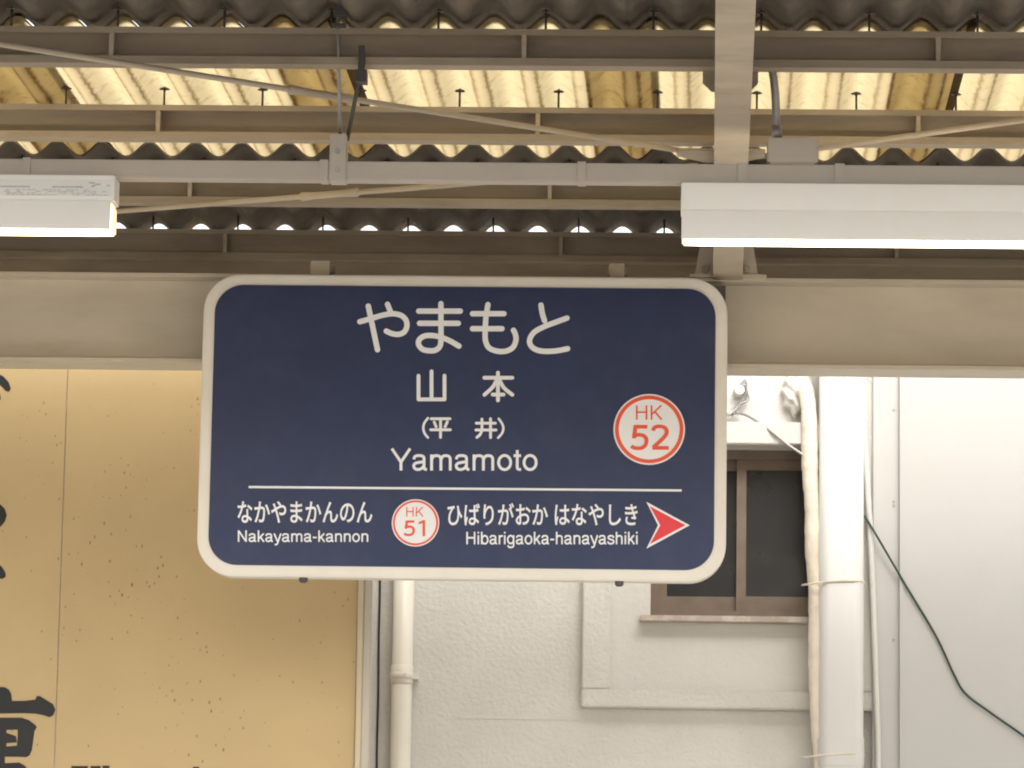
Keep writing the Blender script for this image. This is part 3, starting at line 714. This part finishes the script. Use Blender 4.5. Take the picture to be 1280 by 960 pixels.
part('back_bracket', 'dark', sign, lambda bm: box(bm, S(270, 370).x, S(300, 370).x, YS+.068, YG+.03, S(280, 480).z, S(280, 372).z))
for px in (378.5, 774):
    q = S(px, 724)
    part('drain_plug', 'dark', sign, lambda bm: tube(bm, [(q.x, YS+.02, sz0+.004), (q.x, YS+.02, sz0-.010), (q.x, YS+.02, sz0-.015)], [.013, .013, .008], 10))

# ================================================================== RACEWAY, LAMPS, JUNCTION BOX
YC = Y1+.10                                    # raceway front face
def C(px, py, dy=0): return at(px, py, YC+dy)
rz1, rz0 = C(640, 203).z, C(640, 226).z
race = thing('cable_raceway', (C(422, 210).x, YC, rz0), 'long beige cable raceway hung level below the purlins', 'raceway')
part('channel', 'raceway', race, lambda bm: box(bm, XA+.1, XB-.1, YC, YC+.042, rz0, rz1), .002)
part('channel_lip', 'raceway', race, lambda bm: box(bm, XA+.1, XB-.1, YC-.0015, YC+.0435, rz0-.001, rz0+.007))
for px, hw in ((33, 5), (405, 5.5), (727, 5.5), (928, 6.5), (1050, 6.5)):
    x = C(px, 212).x; h = hw/515
    part('joint_cover', 'raceway', race, lambda bm: box(bm, x-h, x+h, YC-.004, YC+.046, rz0-.003, rz1+.003), .001)
hx = C(422.5, 200).x
hb = part('hanger_bracket', 'raceway', race, lambda bm: box(bm, hx-.0205, hx+.0205, YC-.008, YC+.05, rz0-.004, C(422, 168).z), .002)
for py in (190, 213):
    q = C(422, py)
    part('screw', 'galv', hb, lambda bm: tube(bm, [(q.x, YC-.008, q.z), (q.x, YC-.012, q.z)], .007, 10))
part('hanger_rod', 'galv', race, lambda bm: tube(bm, [(C(424.5, 170).x, YC+.02, C(424, 172).z), (C(427, 20).x, Y1-.012, at(427, 20, Y1).z)], .0048, 8))
part('hanger_rod', 'dark', race, lambda bm: tube(bm, [(C(433, 165).x, YC+.03, C(434, 172).z), (C(452, 95).x, Y1+.03, at(452, 94, Y1).z)], .0052, 8))
q = at(427, 16, Y1)
part('beam_clamp', 'dark', race, lambda bm: (box(bm, q.x-.014, q.x+.014, Y1-.03, Y1-.001, q.z-.014, q.z+.014), box(bm, q.x-.022, q.x+.012, Y1-.02, Y1+.02, roof_z(Y1)-.0005, roof_z(Y1)+.006)))
q = at(452, 88, Y1)
part('beam_clamp', 'dark', race, lambda bm: (box(bm, q.x-.008, q.x+.008, Y1-.010, Y1-.001, q.z-.002, at(452, 58, Y1).z), box(bm, q.x-.0135, q.x+.0135, Y1-.012, Y1+.03, at(452, 103, Y1).z, q.z)))
for dx in (-1.75, 2.4):            # further hangers, outside the picture
    part('hanger_rod', 'galv', race, lambda bm: tube(bm, [(hx+dx, YC+.02, rz1-.002), (hx+dx, Y1+.04, roof_z(Y1)-PH+.002)], .0048, 8))

YL = YC-.022
def Lm(px, py, dy=0): return at(px, py, YL+dy)
def lamp(px_end, side, label, printed):
    e = Lm(px_end, 270)
    x0, x1 = (e.x, e.x+1.25) if side > 0 else (e.x-1.25, e.x)
    pm = 640 if side < 0 else 1000
    py = 0 if side < 0 else 9
    zt, zs, zk = Lm(70 if side < 0 else 1066, 218.5 if side < 0 else 229.5).z, Lm(70 if side < 0 else 1066, 250.5 if side < 0 else 264.5).z, Lm(70 if side < 0 else 1066, 286.5 if side < 0 else 300.5).z
    t = thing('fluorescent_lamp', ((x0+x1)/2, YL+.045, zt), label, 'lamp', 'fluorescent lamps under the raceway')
    D = .088
    part('housing', 'lampwhite', t, lambda bm: (box(bm, x0, x1, YL, YL+D, zs+.0012, zt), box(bm, x0+.003, x1-.003, YL+.0035, YL+D-.0035, zs-.004, zs+.004)), .002)
    part('reflector_skirt', 'lampwhite', t, lambda bm: extr(bm, [(x0, YL+.001, zs), (x0, YL-.007, zk), (x0, YL-.004, zk), (x0, YL+.006, zs-.001)], (x1-x0-(.006 if side < 0 else 0), 0, 0)))
    part('diffuser', 'glow', t, lambda bm: box(bm, x0+.002, x1-.002, YL+.008, YL+D-.007, zk-.0015, zs-.006), .004)
    for xx in (x0, x1):
        part('end_cap', 'lampwhite', t, lambda bm: box(bm, xx-.0015, xx+.0015, YL+.001, YL+D-.001, zs+.002, zt-.002))
    for xx in (x0+.26, x1-.26):
        part('mount', 'raceway', t, lambda bm: box(bm, xx-.03, xx+.03, YC+.006, YC+.036, zt-.002, rz0+.001))
    if printed:
        lab = part('rating_label', 'labelwhite', t, lambda bm: box(bm, x1-.33, x1-.004, YL-.0008, YL+.002, zt-.052, zt-.012))
        rr = random.Random(2)
        ex = x1
        def prints(bm):
            for (a, b, r0, r1, h_) in ((-.278, -.205, 0, 1, .0035), (-.150, -.075, 0, 1, .0035)):
                box(bm, ex+a, ex+b, YL-.0016, YL, zt-.0285-h_, zt-.0285)
            for row in range(4):
                x = ex-.278
                while x < ex-.02:
                    wv = rr.uniform(.004, .014)
                    if rr.random() < .62: box(bm, x, x+wv, YL-.0016, YL, zt-.0365-row*.0042-.0018, zt-.0365-row*.0042)
                    x += wv+.003
            for k in range(7):
                xx = ex-.066+rr.uniform(0, .05); zz = zt-.016-rr.uniform(0, .012)
                box(bm, xx, xx+.008, YL-.0016, YL, zz-.003, zz)
        part('label_print', 'print', lab, prints)
    return t
lamp(141, -1, 'white fluorescent lamp with a printed rating label on its lit housing', True)
lamp(852, 1, 'plain white lit fluorescent lamp hanging below the grey junction box', False)

jx0, jx1 = C(959, 190).x, C(1023, 190).x
jz0, jz1 = rz1-.001, C(990, 173).z
jb = thing('junction_box', ((jx0+jx1)/2, YC+.02, rz1), 'grey junction box on the raceway with a curved flexible conduit', 'junction box')
part('box', 'raceway', jb, lambda bm: box(bm, jx0, jx1, YC-.012, YC+.05, jz0, jz1), .008)
part('lid', 'raceway', jb, lambda bm: box(bm, jx0+.002, jx1-.002, YC-.016, YC-.0125, jz0+.003, jz1-.002), .0015)
cp = [C(971, 176, .02), C(970.5, 150, .02), C(969, 118, .01), C(966, 92, 0), C(960, 74, -.01), C(951, 66, -.02), C(940, 66, -.02), C(925, 74, 0)]
def cond(bm):
    q = smooth_path(cp, 14); tube(bm, q, [.0095+.0009*(i % 2) for i in range(len(q))], 12)
part('flexible_conduit', 'galv', jb, cond)
part('conduit_gland', 'galv', jb, lambda bm: tube(bm, [C(971, 174, .02), C(970.7, 158, .02)], .0125, 12))
